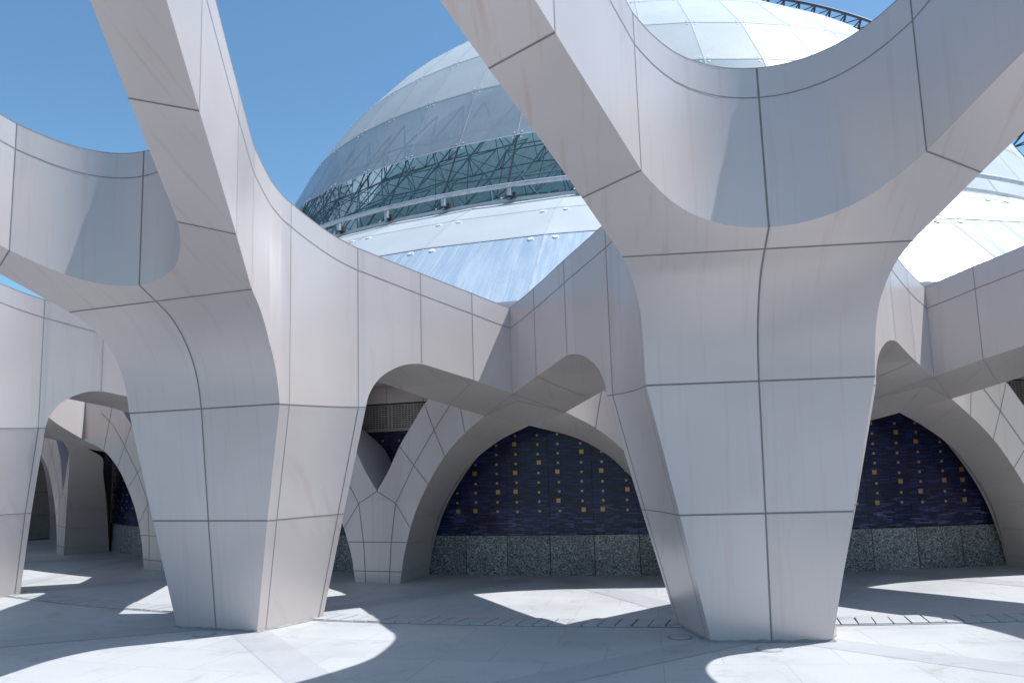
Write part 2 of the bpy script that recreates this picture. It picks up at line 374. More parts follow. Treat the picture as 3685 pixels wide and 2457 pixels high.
# ------------------------------------------------------------------ canopy column
def rp(x, y): return RR - math.hypot(x, RR - y)
gy = Pchip([-7.5, -3.516, -3.315, -2.47, -2.27, -1.905, -1.70, -1.514, -1.394, -1.294, -1.204, -1.143, -1.10, -1.062],
           [6.10, 4.14, 4.041, 3.62, 3.509, 3.298, 3.180, 3.064, 2.95, 2.822, 2.672, 2.527, 2.38, 2.19])
def zfront(x, y):
    w_ = min(max((-y - 2.6) / 1.5, 0), 1); return gy(lerp(y, rp(x, y), w_))
zbk = Pchip([-0.036, -0.018, 0.009, 0.074, 0.163, 0.287, 0.37, 0.486], [2.19, 2.29, 2.365, 2.482, 2.571, 2.644, 2.668, 2.678])
drop = lambda r_: 0.0 if r_ < 0.413 else 2.678 - interp(r_, [0.413, 0.934, 1.28, 1.89, 2.14, 2.6], [2.678, 2.518, 2.366, 2.151, 2.014, 1.80])
def zback(x, y): return zbk(min(y, 0.486)) - drop(rp(x, y))
def ztop(x, y): return interp(rp(x, y), [-7.5, -3.5, -2.49, -1.897, -0.95, -0.137, 0.413, 0.934, 1.28, 1.89, 2.6], [7.2, 5.31, 4.837, 4.595, 4.231, 3.924, 3.712, 3.544, 3.397, 3.18, 2.93])
Z1, Z2 = 2.19, 1.078
PO_head = [(1.412, -2.27), (1.222, -1.905), (1.117, -1.70), (1.062, -1.55), (1.03, -1.455), (.995, -1.34), (.972, -1.26), (.960, -1.17), (.953, -1.1), (.949, -1.062),
           (.952, -1.0), (.964, -.929), (.985, -.78), (1.022, -.6), (1.070, -.42), (1.135, -.26), (1.227, -.098), (1.28, -.036), (1.33, .03), (1.43, .16), (1.53, .29), (1.600, .38), (1.681, .486), (2.061, 1.048), (2.384, 1.435)]
ND = 5
dense = crom(PO_head, ND)
ix = lambda i: i * ND
seg_head = dense[ix(1):ix(9) + 1]              # (1.222,-1.905) -> f1
seg_side = dense[ix(9):ix(17) + 1]             # f1 -> b1
seg_arch = dense[ix(17):ix(21) + 1]            # b1 -> (1.6,.38)
out1 = resample(dense[0:ix(1) + 1][::-1], 10)  # (1.222,-1.905) -> q2
out2 = resample([(1.412, -2.27), (1.955, -3.315), (3.369, -6.035)], 16)
PI = crom([(-.22, -1.925), (0, -1.905), (.22, -1.925), (.43, -1.987), (.64, -2.1), (.8, -2.243), (.9, -2.362), (.979, -2.47)], ND)[ND:]
in1 = resample(PI, 10)
in2 = resample([(.979, -2.47), (1.515, -3.516), (3.563, -7.514)], 16)
outB = resample(dense[ix(21):], 14)
inB = resample(crom([(.5192, .38), (.926, .889), (1.101, 1.108), (1.45, 1.545), (1.788, 1.981)], ND), 14)
xin = lambda y: max(0.0, (y + .27) / 1.252)
inV = [(xin(y), y) for (x, y) in seg_arch]
inV0 = [(0.0, -.27), (xin(-.15), -.15), (xin(-.036), -.036)]
f1, f2, f3 = (.949, -1.062), (.716, -.927), (.498, -.782)
b1, b2, b3 = (1.28, -.036), (1.002, -.034), (.722, 0.)
M_JOINT2 = flat('thin_wall_joint', (0.27, 0.255, 0.235), 0.7)
M_SOFF_SHADE = panel_material('shade_toned_arch_underside', (0.53, 0.47, 0.44), 0.15, 0.42, 1.0)  # underside copy with the arches' shade put into a darker base colour
PM = [M_PANEL, M_JOINT, M_SOFF, M_SEAM, M_JOINT2, M_SOFF_SHADE]
BAND = 0.25
def walln(path, i, sgn=1):
    a = path[max(i - 1, 0)]; c = path[min(i + 1, len(path) - 1)]; v = Vector((c[1] - a[1], -(c[0] - a[0]), 0)); v.normalize(); return v * sgn
def mx(v, s): return Vector((v[0] * s, v[1], v[2]))
def wall(mb, path, zb, zt, s, side):
    mb.grid([[mx((x, y, lerp(zb(x, y), zt(x, y), q)), s) for (x, y) in path] for q in (0, .25, .5, .75, 1)], 0, True)
    nn = [mx(walln(path, i, side), s) for i in range(len(path))]
    mb.ribbon([mx((x, y, zt(x, y) - BAND), s) for (x, y) in path], nn, 0.010, .002, 4)
    # coping lip on top of the wall
    mb.ribbon([mx((x, y, zt(x, y) - 0.004), s) for (x, y) in path], nn, 0.006, .002, 4)
def vline(mb, path, i, zb, zt, s, side, wd=0.007):
    x, y = path[i]; n_ = mx(walln(path, i, side), s)
    mb.ribbon([mx((x, y, lerp(zb(x, y), zt(x, y), q)), s) for q in (0, .5, 1)], n_, wd, .002, 1 if wd > .0095 else 4)
def frontn(x, y):
    e = 0.004; dz = (gy(y + e) - gy(y - e)) / (2 * e); v = Vector((0, dz, -1)); v.normalize(); return v
def backn(x, y):
    return Vector((0, .1, -1)).normalized()
def ruled(mb, A, Bq, zf, s, k=8, m=0):
    mb.grid([[mx((lerp(a[0], c[0], j / k), lerp(a[1], c[1], j / k), zf(lerp(a[0], c[0], j / k), lerp(a[1], c[1], j / k))), s) for j in range(k + 1)] for a, c in zip(A, Bq)], m, True)

M_GRIME_SHADE = flat('grimy_shadow_line_mortar', (0.27, 0.26, 0.245), .85)  # mortar grime, darkened further as a shadow line round the foot
def build_column():
    root = empty('canopy_support', (0, 0, 0))
    # ---- shaft
    sh = MB(); nz = 12
    def fx(z):   # half width and y of the front face at height z
        return (interp(z, [0, Z2, Z1], [f3[0], f2[0], f1[0]]), interp(z, [0, Z2, Z1], [f3[1], f2[1], f1[1]]))
    def bx_(z): return (interp(z, [0, Z2, Z1], [b3[0], b2[0], b1[0]]), interp(z, [0, Z2, Z1], [b3[1], b2[1], b1[1]]))
    zs = [Z1 * i / nz for i in range(nz + 1)]
    sh.grid([[(lerp(-fx(z)[0], fx(z)[0], j / 8), fx(z)[1], z) for j in range(9)] for z in zs], 0, True)
    sh.grid([[(lerp(-bx_(z)[0], bx_(z)[0], j / 8), bx_(z)[1], z) for j in range(9)] for z in zs], 0, True)
    Ls = [0]
    for a_, c_ in zip(seg_side, seg_side[1:]): Ls.append(Ls[-1] + math.dist(a_, c_))
    fr = [q / Ls[-1] for q in Ls]
    def sidept(i, z):
        f_ = fx(z); b_ = bx_(z); c_ = (z / Z1) ** 1.4; p_ = seg_side[i]
        dx = p_[0] - lerp(f1[0], b1[0], fr[i]); dy = p_[1] - lerp(f1[1], b1[1], fr[i])
        return (lerp(f_[0], b_[0], fr[i]) + dx * c_, lerp(f_[1], b_[1], fr[i]) + dy * c_, z)
    iG0, iG1 = ix(11) - ix(9), ix(16) - ix(9)
    nS = len(seg_side)
    for s in (-1, 1):
        for r0, r1 in ((0, iG0), (iG0, iG1), (iG1, nS - 1)):
            sh.grid([[mx(sidept(i, z), s) for i in range(r0, r1 + 1)] for z in zs], 0, True)
        def sn(i, z):
            a_ = Vector(sidept(max(i - 1, 0), z)); c_ = Vector(sidept(min(i + 1, nS - 1), z)); u_ = Vector(sidept(i, min(z + .05, Z1))) - Vector(sidept(i, max(z - .05, 0)))
            v_ = (c_ - a_).cross(u_); v_.normalize()
            return mx(v_ if v_.x > 0 else -v_, s)
        for zz, wd in ((Z2, .009), (Z1, .009)):
            sh.ribbon([mx(sidept(i, zz), s) for i in range(nS)], [sn(i, zz) for i in range(nS)], wd)
        for ig, wd in ((iG0, .006), (iG1, .010)):
            sh.ribbon([mx(sidept(ig, z), s) for z in zs], [sn(ig, z) for z in zs], wd)
    fn = Vector((0, -1, -.125)).normalized()
    for zz in (Z2, Z1): sh.ribbon([(lerp(-fx(zz)[0], fx(zz)[0], j / 8), fx(zz)[1], zz) for j in range(9)], fn, 0.015)
    sh.ribbon([(0, fx(z)[1], z) for z in zs], fn, 0.015)
    sh.build('shaft', PM, root)
    mo = MB(); rm = random.Random(2); loop = [f3, b3, (-b3[0], b3[1]), (-f3[0], f3[1]), f3]; P_ = []
    for a_, c_ in zip(loop, loop[1:]):
        for j in range(14): P_.append((lerp(a_[0], c_[0], j / 14), lerp(a_[1], c_[1], j / 14)))
    P_.append(P_[0]); cx_, cy_ = 0, -.39
    wj = [rm.uniform(.012, .035) for _ in P_]; wj[-1] = wj[0]
    out_ = []
    for (x, y), w_ in zip(P_, wj):
        v_ = Vector((x - cx_, y - cy_, 0)).normalized(); out_.append((x + v_.x * w_, y + v_.y * w_, .003))
    mo.grid([[(x * 1.004, cy_ + (y - cy_) * 1.01, .022 + rm.uniform(-.006, .006)) for x, y in P_[:-1]] + [(P_[0][0] * 1.004, cy_ + (P_[0][1] - cy_) * 1.01, .022)], out_], 0, False)
    mo.build('mortar_skirt', M_GRIME_SHADE, root)
    # ---- head
    hd = MB()
    rows = seg_head[::-1]  # f1 -> (1.222,-1.905)
    kj = min(range(len(rows)), key=lambda k_: abs(rows[k_][1] + 1.70))
    hd.grid([[(lerp(-x, x, j / 16), y, gy(y)) for j in range(17)] for (x, y) in rows[:kj + 1]], 0, True)
    hd.grid([[(lerp(-x, x, j / 16), y, gy(y)) for j in range(17)] for (x, y) in rows[kj:]], 2, True)
    for s in (-1, 1):
        ruled(hd, in1, out1, zfront, s, 8, 2); ruled(hd, in1, out1, ztop, s)
    full_side = out1[::-1] + seg_head[1:]      # q2 ... f1
    z1f = lambda x, y: Z1
    top_rows = seg_head + seg_side[1:] + seg_arch[1:]
    z1f = lambda x, y: Z1
    top_rows = seg_head + seg_side[1:]
    for s in (-1, 1): hd.grid([[mx((lerp(xin(y), x, j / 6), y, ztop(lerp(xin(y), x, j / 6), y)), s) for j in range(7)] for (x, y) in top_rows], 0, True)
    hd.face([(0, -.27, Z1), (xin(-.036), -.036, Z1), (-xin(-.036), -.036, Z1)], 0)
    for s in (-1, 1):
        zin = lambda y: interp(y, [-.27, .38], [2.76, 2.668])
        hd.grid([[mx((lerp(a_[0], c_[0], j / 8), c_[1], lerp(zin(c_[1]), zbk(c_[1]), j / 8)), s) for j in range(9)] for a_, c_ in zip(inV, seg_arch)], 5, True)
        hd.face([mx(v_, s) for v_ in ((xin(-.036), -.036, Z1), (1.28, -.036, Z1), (xin(-.036), -.036, zin(-.036)))], 0)
        ruled(hd, inV, seg_arch, ztop, s)
        wall(hd, inV, lambda x, y: zin(y), ztop, s, -1); wall(hd, inV0, z1f, ztop, s, -1)
    for s in (-1, 1):
        wp = full_side; wall(hd, wp, zfront, ztop, s, 1)
        # one crisp fold where the arm side meets the side panel
        wall(hd, seg_side, z1f, ztop, s, 1)
        wall(hd, seg_arch, lambda x, y: zbk(y), ztop, s, 1)
        vline(hd, wp, 0, zfront, ztop, s, 1, .006)
        q1i = len(out1) - 1 + ix(1)
        vline(hd, wp, q1i, zfront, ztop, s, 1, .004)
        vline(hd, seg_side, iG0, z1f, ztop, s, 1, .005)
        vline(hd, seg_side, iG1, z1f, ztop, s, 1, .009)
        wall(hd, in1, zfront, ztop, s, 1)
        vline(hd, in1, 10, zfront, ztop, s, 1, .010)
    vline(hd, in1, 0, zfront, ztop, 1, 1, .015)
    # front joints
    y1 = -1.70
    hd.ribbon([(lerp(-1.117, 1.117, j / 16), y1, gy(y1)) for j in range(17)], frontn(0, y1), 0.014)
    ys = [lerp(-1.062, -1.905, (j / 30) ** 1.0) for j in range(31)]
    hd.ribbon([(0, y, gy(y)) for y in ys], [frontn(0, y) for y in ys], 0.015)
    for s in (-1, 1):
        a_, c_ = in1[-1], out1[-1]
        hd.ribbon([mx((lerp(a_[0], c_[0], j / 6), lerp(a_[1], c_[1], j / 6), zfront(lerp(a_[0], c_[0], j / 6), lerp(a_[1], c_[1], j / 6))), s) for j in range(7)], frontn(0, -2.37), 0.013)
    hd.build('head', PM, root)
    # ---- front arms
    for s in (-1, 1):
        fa = MB(); ruled(fa, in2, out2, zfront, s, 8, 2); ruled(fa, in2, out2, ztop, s)
        wall(fa, out2[::-1], zfront, ztop, s, 1); wall(fa, in2, zfront, ztop, s, 1)
        dd = Vector((.456, -.89)); 
        for kk in range(1, 4):
            yo = 1.178 * kk; a_ = (.979 + dd.x * yo * .9985, -2.47 + dd.y * yo); c_ = (1.412 + .461 * yo, -2.27 - .887 * yo)
            if kk == 3: continue
            hd_pts = [mx((lerp(a_[0], c_[0], j / 6), lerp(a_[1], c_[1], j / 6), zfront(lerp(a_[0], c_[0], j / 6), lerp(a_[1], c_[1], j / 6))), s) for j in range(7)]
            fa.ribbon(hd_pts, frontn(0, -3.4), 0.013)
            for (q, sg) in ((a_, -1), (c_, 1)):
                nrm = mx(Vector((.888, .458, 0)) * sg, s)
                fa.ribbon([mx((q[0], q[1], lerp(zfront(*q), ztop(*q), tt)), s) for tt in (0, .5, 1)], nrm, .007, .002, 4)
        fa.build('front_arm', PM, root)
    # ---- rear arms
    for s in (-1, 1):
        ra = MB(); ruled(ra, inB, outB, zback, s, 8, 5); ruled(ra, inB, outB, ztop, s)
        wall(ra, outB, zback, ztop, s, 1); wall(ra, inB, zback, ztop, s, -1)
        for q in ((1.681, .486), (2.061, 1.048)):
            i_ = min(range(len(outB)), key=lambda k_: math.dist(outB[k_], q)); n_ = mx(walln(outB, i_, 1), s)
            ra.ribbon([mx((q[0], q[1], lerp(zback(*q), ztop(*q), tt)), s) for tt in (0, .5, 1)], n_, .006, .004, 4)
        for (a_, c_) in (((1.61, 1.745 - .0), None), ((2.061, 1.048), (1.47, 1.57)), ((2.384, 1.435), (1.788, 1.981))):
            if c_ is None: continue
            ra.ribbon([mx((lerp(a_[0], c_[0], j / 8), lerp(a_[1], c_[1], j / 8), zback(lerp(a_[0], c_[0], j / 8), lerp(a_[1], c_[1], j / 8))), s) for j in range(9)], Vector((0, 0, -1)), 0.008, .004, 3)
        ra.build('rear_arm', PM, root)
    # ---- the block where this column's right rear arm crosses the next column's left one
    cb = MB()
    def pol(r, al): t_ = BAY / 2 + al; return (r * math.sin(t_), RR - r * math.cos(t_))
    X = (2.384, 1.435); QL = (1.788, 1.981); QB = (17.411 * math.sin(BAY / 2), RR - 17.411 * math.cos(BAY / 2))
    al = BAY / 2 - math.atan2(1.788, RR - 1.981); QR = pol(math.hypot(1.788, RR - 1.981), al)
    cen = (18.06 * math.sin(BAY / 2), RR - 18.06 * math.cos(BAY / 2))
    q4 = [X, QL, QB, QR]
    for zf in (zback, ztop):
        for i_ in range(4):
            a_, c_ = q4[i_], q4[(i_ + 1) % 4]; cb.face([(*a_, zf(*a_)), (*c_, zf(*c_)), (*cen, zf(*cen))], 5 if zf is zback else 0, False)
    for i_ in range(4):
        a_, c_ = q4[i_], q4[(i_ + 1) % 4]; cb.face([(*a_, zback(*a_)), (*c_, zback(*c_)), (*c_, ztop(*c_)), (*a_, ztop(*a_))], 0, False)
    for a_ in q4:
        cb.ribbon([(lerp(a_[0], cen[0], j / 4), lerp(a_[1], cen[1], j / 4), lerp(zback(*a_), zback(*cen), j / 4)) for j in range(5)], Vector((0, 0, -1)), 0.007, .004, 3)
    cb.build('rib_crossing', PM, root)
    return root

# ------------------------------------------------------------------ rear column: a foot by the wall with two arching legs
def build_rear():
    root = empty('arched_support', (0, 0, 0))
    # station: outer intrados, inner intrados, extrados height ; positive side, radial frame of its own column
    ST = [  # x, y, z_low, (inner x, y, z), z_high
        (.345, 2.335, -.02, (.33, 3.16, -.02), None),
        (.365, 2.336, .144, (.36, 3.14, .14), None),
        (.454, 2.326, .52, (.45, 3.09, .50), None),
        (.580, 2.308, .878, (.60, 3.02, .85), None),
        (.818, 2.272, 1.301, (.90, 2.91, 1.25), None),
        (1.093, 2.228, 1.66, (1.247, 2.786, 1.576), None),
        (1.428, 2.152, 1.951, (1.654, 2.685, 1.829), None),
        (1.788, 1.981, 2.151, (2.273, 2.288, 2.014), None)]
    lo = Pchip([q[0] for q in ST], [q[2] for q in ST])
    hi = Pchip([0, .19, .357, .573, .781, .848, 1.1, 1.43, 1.788], [1.215, 1.50, 1.814, 2.101, 2.366, 2.432, 2.70, 2.97, 3.18])
    yf = Pchip([0, .357, .580, .818, 1.093, 1.428, 1.788], [2.335, 2.334, 2.308, 2.272, 2.228, 2.152, 1.981])
    for s in (-1, 1):
        lg = MB(); nx = 36
        xs = [1.788 * i_ / nx for i_ in range(nx + 1)]
        def zl(x): return -.02 if x <= .345 else lo(x)
        lg.grid([[mx((x, yf(x), lerp(zl(x), hi(x), q / 6)), s) for x in xs] for q in range(7)], 0, True)
        oi = crom([(q[0], q[1], q[2]) for q in ST], 5); ii = crom([q[3] for q in ST], 5)
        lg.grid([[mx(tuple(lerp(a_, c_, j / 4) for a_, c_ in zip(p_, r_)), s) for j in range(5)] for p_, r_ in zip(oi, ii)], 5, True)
        # back of the leg and its upper side
        def back(x): return (interp(x, [0, .33, 1.788], [0, .33, 2.273]), interp(x, [0, .33, .8, 1.093, 1.428, 1.788], [3.16, 3.16, 2.93, 2.786, 2.685, 2.288]))
        lg.grid([[mx((back(x)[0], back(x)[1], lerp(zl(x), hi(x), q)), s) for x in xs] for q in (0, 1)], 0, True)
        lg.grid([[mx((x, yf(x), hi(x)), s) for x in xs], [mx((back(x)[0], back(x)[1], hi(x)), s) for x in xs]], 0, True)
        nf = lambda x: mx(Vector((-(yf(x + .01) - yf(x - .01)) / .02 * -1, -1, 0)).normalized(), s)
        def line(pts, wd=.011):
            P_ = []
            for (xa, za), (xb, zb_) in zip(pts, pts[1:]):
                for j in range(4): P_.append((lerp(xa, xb, j / 4), lerp(za, zb_, j / 4)))
            P_.append(pts[-1])
            lg.ribbon([mx((x, yf(x), z), s) for x, z in P_], [nf(x) for x, z in P_], wd)
        line([(.185, 0), (.19, .15), (.215, .535), (.29, 1.052), (.587, 1.554), (.93, 2.01), (1.22, 2.36), (1.5, 2.6)])
        line([(0, 1.215), (.29, 1.052), (.52, .72)]); line([(.357, 1.814), (.587, 1.554), (.818, 1.301)])
        line([(.781, 2.366), (.93, 2.01), (1.093, 1.66)]); line([(1.25, 2.82), (1.36, 2.284), (1.428, 1.951)])
        line([(0, .535), (.455, .535)]); line([(0, .15), (.364, .15)])
        for st in (ST[1], ST[2], ST[3], ST[4], ST[5], ST[6]):
            a_ = Vector(st[:3]); c_ = Vector(st[3]); lg.ribbon([mx(a_.lerp(c_, j / 4), s) for j in range(5)], mx(Vector((1, 0, -1)).normalized(), s), .006, .004, 3)
        lg.build('leg', PM, root)
    return root

colA = build_column(); rearA = build_rear()
LAB = {-7: ('pale branching support seventh to the left round the ring, hidden by nearer ones', 'seventh rear support to the left, round the far side'),
       -6: ('pale branching support sixth to the left round the ring, hidden', 'sixth rear support to the left, far round the wall'),
       -5: ('pale branching support fifth to the left round the ring, hidden', 'fifth rear support to the left, far round the wall'),
       -4: ('pale branching support farthest to the left, hidden behind nearer ones', 'small arched rear support farthest left in the shade of the arcade'),
       -3: ('pale branching support whose arms cross just beyond the left edge', 'narrow dark sided rear support seen through the arch at the far left'),
       -2: ('branching support cut off by the left edge, only its right side showing', 'diamond jointed rear support partly hidden behind the left big branching support'),
       -1: ('left big branching support, sunlit on its right side, front face in shade', 'two legged rear support standing free between the two big branching supports'),
       0: ('right big branching support with wide front face and round saddle facing the camera', 'rear support hidden behind the right big one, a leg arching out left'),
       1: ('branching support off the right edge, only its shaded left arm in view', 'rear support at the right edge, one dark underside leg arching down'),
       2: ('branching support second beyond the right edge, out of sight', 'rear support second beyond the right edge, out of sight')}
for k in range(-7, 3):
    for src, nm, grp, li in ((colA, 'canopy_support', 'branching canopy columns standing in a ring round the dome', 0), (rearA, 'arched_support', 'two legged rear columns along the mosaic wall', 1)):
        o = src if k == -7 else copy_tree(src)
        t = TH0 + k * BAY
        o.location = (CX + RR * math.sin(t), CY - RR * math.cos(t), 0); o.rotation_euler = (0, 0, t)
        tag(o, LAB[k][li], 'column', grp)

# ------------------------------------------------------------------ small round lids in the paving
LIDS = [((1.40, 7.50), 'small round manhole cover in the shade left of the right big support'), ((-3.08, 8.25), 'small round manhole cover in the shade at the foot of the left big support'), ((2.02, 6.97), 'small manhole cover in front of the right big support')]
lid0 = None
M_RIM = flat('worn_iron_rim', (0.34, 0.335, 0.33), .7)
for (x, y), lb in LIDS:
    if lid0 is None:
        lid0 = empty('manhole_cover', (0, 0, 0)); mb = MB()
        mb.grid([[(r_ * math.cos(2 * math.pi * j / 28), r_ * math.sin(2 * math.pi * j / 28), z_) for j in range(29)] for r_, z_ in ((.088, .004), (.085, .009), (.012, .010), (.001, .010))], 0, False); mb.build('plate', M_DRAIN, lid0)
        mb = MB(); mb.grid([[(r_ * math.cos(2 * math.pi * j / 28), r_ * math.sin(2 * math.pi * j / 28), z_) for j in range(29)] for r_, z_ in ((.115, .003), (.108, .007), (.090, .007), (.089, .003))], 0, False); mb.build('rim', M_RIM, lid0); o = lid0
    else: o = copy_tree(lid0)
    o.location = (x, y, 0); tag(o, lb, 'manhole cover', 'small round covers by the column feet')
# ------------------------------------------------------------------ wall behind the arcade
RW = 16.3
wl = empty('mosaic_wall', ring(RW, -BAY / 2)); O = Vector(wl.location)
tag(wl, 'curved wall of navy mosaic dotted with gold tiles over a speckled granite plinth behind the arcade', 'wall')
PAN = BAY / 7
i0, i1 = -33, 26     # panel indices, joints at -7.5 deg + i*PAN
ja = lambda i: -BAY / 2 + i * PAN
pl_ = MB(); ms = MB(); lou = MB(); fas = MB(); up_ = MB()
for i in range(i0, i1):
    a, c = ja(i), ja(i + 1); ga = 0.008 / RW
    sub = 3
    def strip(mb, r, z0, z1, m=0, gap=0.0, uv=False, depth=0.0):
        A = [lerp(a + gap, c - gap, j / sub) for j in range(sub + 1)]
        mb.grid([[ring(r, q, z0) - O for q in A], [ring(r, q, z1) - O for q in A]], m, False, [[(q * RW, z0) for q in A], [(q * RW, z1) for q in A]] if uv else None)
        if depth:
            mb.grid([[ring(r, q, z1) - O for q in A], [ring(r - depth, q, z1) - O for q in A]], m, False)
            for q in (a + gap, c - gap): mb.face([ring(r, q, z0) - O, ring(r, q, z1) - O, ring(r - depth, q, z1) - O, ring(r - depth, q, z0) - O], m)
    strip(pl_, RW + .05, -.02, .54, (0, 2, 3)[(i * 7 + i * i) % 3], .005 / RW, False, .06)
    strip(ms, RW, .50, 2.09, 0, .003 / RW, True)
    strip(fas, RW + .10, 2.475, 3.80, 0, .004 / RW, False, .12)
    strip(lou, RW - .03, 2.05, 2.50, 0)
    # louvre grille: frame and slots
    for q in range(10):
        for rr_ in range(11):
            u0 = lerp(a, c, .07 + .086 * q + .008); u1 = lerp(a, c, .07 + .086 * q + .072); z0 = 2.115 + rr_ * .031
            lou.face([ring(RW + .012, u0, z0) - O, ring(RW + .012, u1, z0) - O, ring(RW + .012, u1, z0 + .012) - O, ring(RW + .012, u0, z0 + .012) - O], 1)
    A = [lerp(a + .01 * PAN, c - .01 * PAN, j / sub) for j in range(sub + 1)]
    lou.grid([[ring(RW + .010, q, z) - O for q in A] for z in (2.085, 2.46)], 2, False)
    lou.box(ring(RW + .03, (a + c) / 2, 2.075) - O, ring(1, (a + c) / 2 + math.pi / 2) - ring(0, 0) if False else (Vector((math.cos(TH0 + (a + c) / 2), math.sin(TH0 + (a + c) / 2), 0)) * (PAN * RW / 2)), Vector((math.sin(TH0 + (a + c) / 2), -math.cos(TH0 + (a + c) / 2), 0)) * .03, (0, 0, .014), 2)
pl_.grid([[ring(RW + .035, lerp(ja(i0), ja(i1), j / 160), z) - O for j in range(161)] for z in (-.02, .53)], 1, True)
M_LOUV = flat('louvre_metal', (0.42, 0.40, 0.37), .45, .5)
M_SLOT = flat('louvre_slot_dark', (0.012, 0.012, 0.012), .8)
ms.grid([[ring(RW - .012, lerp(ja(i0), ja(i1), j / 160), z) - O for j in range(161)] for z in (.50, 2.09)], 1, True)
pl_.build('plinth', [M_GRAN, M_SLOT, M_GRAN2, M_GRAN3], wl); ms.build('mosaic_facing', [M_MOS, M_SLOT], wl)
lou.build('louvre_band', [M_DARKM, M_SLOT, M_LOUV], wl)
fas.grid([[ring(RW + .08, lerp(ja(i0), ja(i1), j / 160), z) - O for j in range(161)] for z in (2.475, 3.79)], 1, True)
fas.build('fascia', [M_PANEL, M_JOINT], wl)
ev = MB()
ev.grid([[ring(r_, lerp(ja(i0), ja(i1), j / 160), z_) - O for j in range(161)] for r_, z_ in ((16.38, 2.71), (17.25, 2.71), (17.25, 2.92), (16.38, 2.97))], 0, False)
ev.build('eave', M_SOFF, wl)
gd = MB()
BIG = {-1: {0: [], 1: []}}
# columns of gold tiles, two per panel; explicit large tiles for the bays the photo shows
big_at = {(-3, 0): [0], (-3, 1): [0, 4], (-2, 0): [0, 4], (-2, 1): [2], (-1, 0): [2, 4, 7], (-1, 1): [5], (0, 0): [1, 4], (0, 1): [0, 6], (1, 0): [0, 4], (1, 1): [2],
          (5, 1): [0], (6, 0): [0, 3, 7], (6, 1): [2, 8], (7, 0): [0, 3, 8], (7, 1): [2, 7], (8, 0): [1, 6], (8, 1): [2]}
rg = random.Random(11)
for i in range(i0, i1):
    for h in (0, 1):
        bl = big_at.get((i, h)); 
        for row in range(9):
            big = (row in bl) if bl is not None else rg.random() < .2
            a = lerp(ja(i), ja(i + 1), .24 if h == 0 else .77) + rg.uniform(-.002, .002) / RW + ((-.014 if h == 0 else .01) / RW if big else 0)
            z = .865 + .132 * row + (.012 if big else 0) + rg.uniform(-.004, .004); hs = .029 if big else .0150
            tv = Vector((math.cos(TH0 + a), math.sin(TH0 + a), 0)); nv = Vector((math.sin(TH0 + a), -math.cos(TH0 + a), 0))
            gd.box(ring(RW, a, z) - O + nv * .002, tv * hs, nv * .004, (0, 0, hs), 0 if big else 1)
o_ = gd.build('gold_tile', [M_GOLD, M_GOLDP], wl); o_['kind'] = 'stuff'

# ------------------------------------------------------------------ dome
dm = empty('dome_building', (CX, CY, 0)); tag(dm, 'large faceted white dome with a dark glass band rising behind the arcade', 'dome')
NP = 54
def dpt(r, k, z, n_=NP): t_ = R(360 / n_) * k; return Vector((r * math.sin(t_), -r * math.cos(t_), z))
prof = [(12.72, 6.61), (11.84, 8.30), (10.98, 9.93), (10.0, 11.32), (8.74, 12.63), (7.25, 13.74), (5.6, 14.65), (3.87, 15.31), (2.0, 15.74), (0.25, 15.89)]
rowm = [M_GLASS, M_ROW1, M_ROW2, M_ROW3, M_ROW3, M_ROW3, M_ROW3, M_ROW3, M_ROW3]
rown = ['glass_band', 'frosted_panel_row', 'panel_row', 'panel_row', 'panel_row', 'panel_row', 'panel_row', 'panel_row', 'panel_row']
for q, ((r0, z0), (r1, z1)) in enumerate(zip(prof, prof[1:])):
    mb = MB()
    for k in range(NP):
        P = [dpt(r0, k, z0), dpt(r0, k + 1, z0), dpt(r1, k + 1, z1), dpt(r1, k, z1)]
        glz = k > 34 or k < 1
        mb.face(P, 0 if glz or q > 1 else 4)
        nn = (P[1] - P[0]).cross(P[3] - P[0]).normalized()
        mb.ribbon([P[0], P[3]], nn, .045 if q == 0 and glz else .020, .006, 1 if q != 0 or not glz else 3); mb.ribbon([P[3], P[2]], nn, .03, .008, 1)
        if k % NP > 34 or k < 10:
            ey = (P[3] - P[0]).normalized(); ex = (P[1] - P[0]).normalized()
            for base, sy in ((P[0], 1), (P[3], -1)):
                for bb, sx in ((base, 1), ((P[1] if sy == 1 else P[2]), -1)):
                    c_ = bb + ex * sx * .09 + ey * sy * .085
                    mb.tube([c_, c_ + nn * .012], .02, 8, 2)
    mb.build(rown[q], [rowm[q], M_SEAM, M_BOLT, M_DARKM, M_ROW3], dm)
# skirt
sk = [(16.46, 3.84), (15.02, 5.19), (13.95, 5.95), (12.85, 6.53)]
NS = 44
for q, ((r0, z0), (r1, z1)) in enumerate(zip(sk, sk[1:])):
    mb = MB()
    for k in range(NS):
        off = 22.5 / (360 / NS); P = [dpt(r0, k - off, z0, NS), dpt(r0, k + 1 - off, z0, NS), dpt(r1, k + 1 - off, z1, NS), dpt(r1, k - off, z1, NS)]
        u0 = R(360 / NS) * 15.5; mb.face(P, 0, False, [(u0 * k, 0), (u0 * (k + 1), 0), (u0 * (k + 1), 2), (u0 * k, 2)]); nn = (P[1] - P[0]).cross(P[3] - P[0]).normalized()
        mb.ribbon([P[0], P[3]], nn, .02, .006, 1); mb.ribbon([P[3], P[2]], nn, .05 if q == 0 else .02, .010, 3 if q == 0 else 1)
        ey = (P[3] - P[0]).normalized(); ex = (P[1] - P[0]).normalized()
        if q < 2:
            for bb, sx in ((P[3], 1), (P[2], -1)):
                c_ = bb + ex * sx * .2 - ey * .13; mb.tube([c_, c_ + nn * .018], .05, 10, 2)
    mb.build('skirt_row', [M_SKIRT if q == 0 else M_DOMEP, M_SEAM, M_BOLT, M_DOMEP], dm)
mb = MB(); nn_ = 120
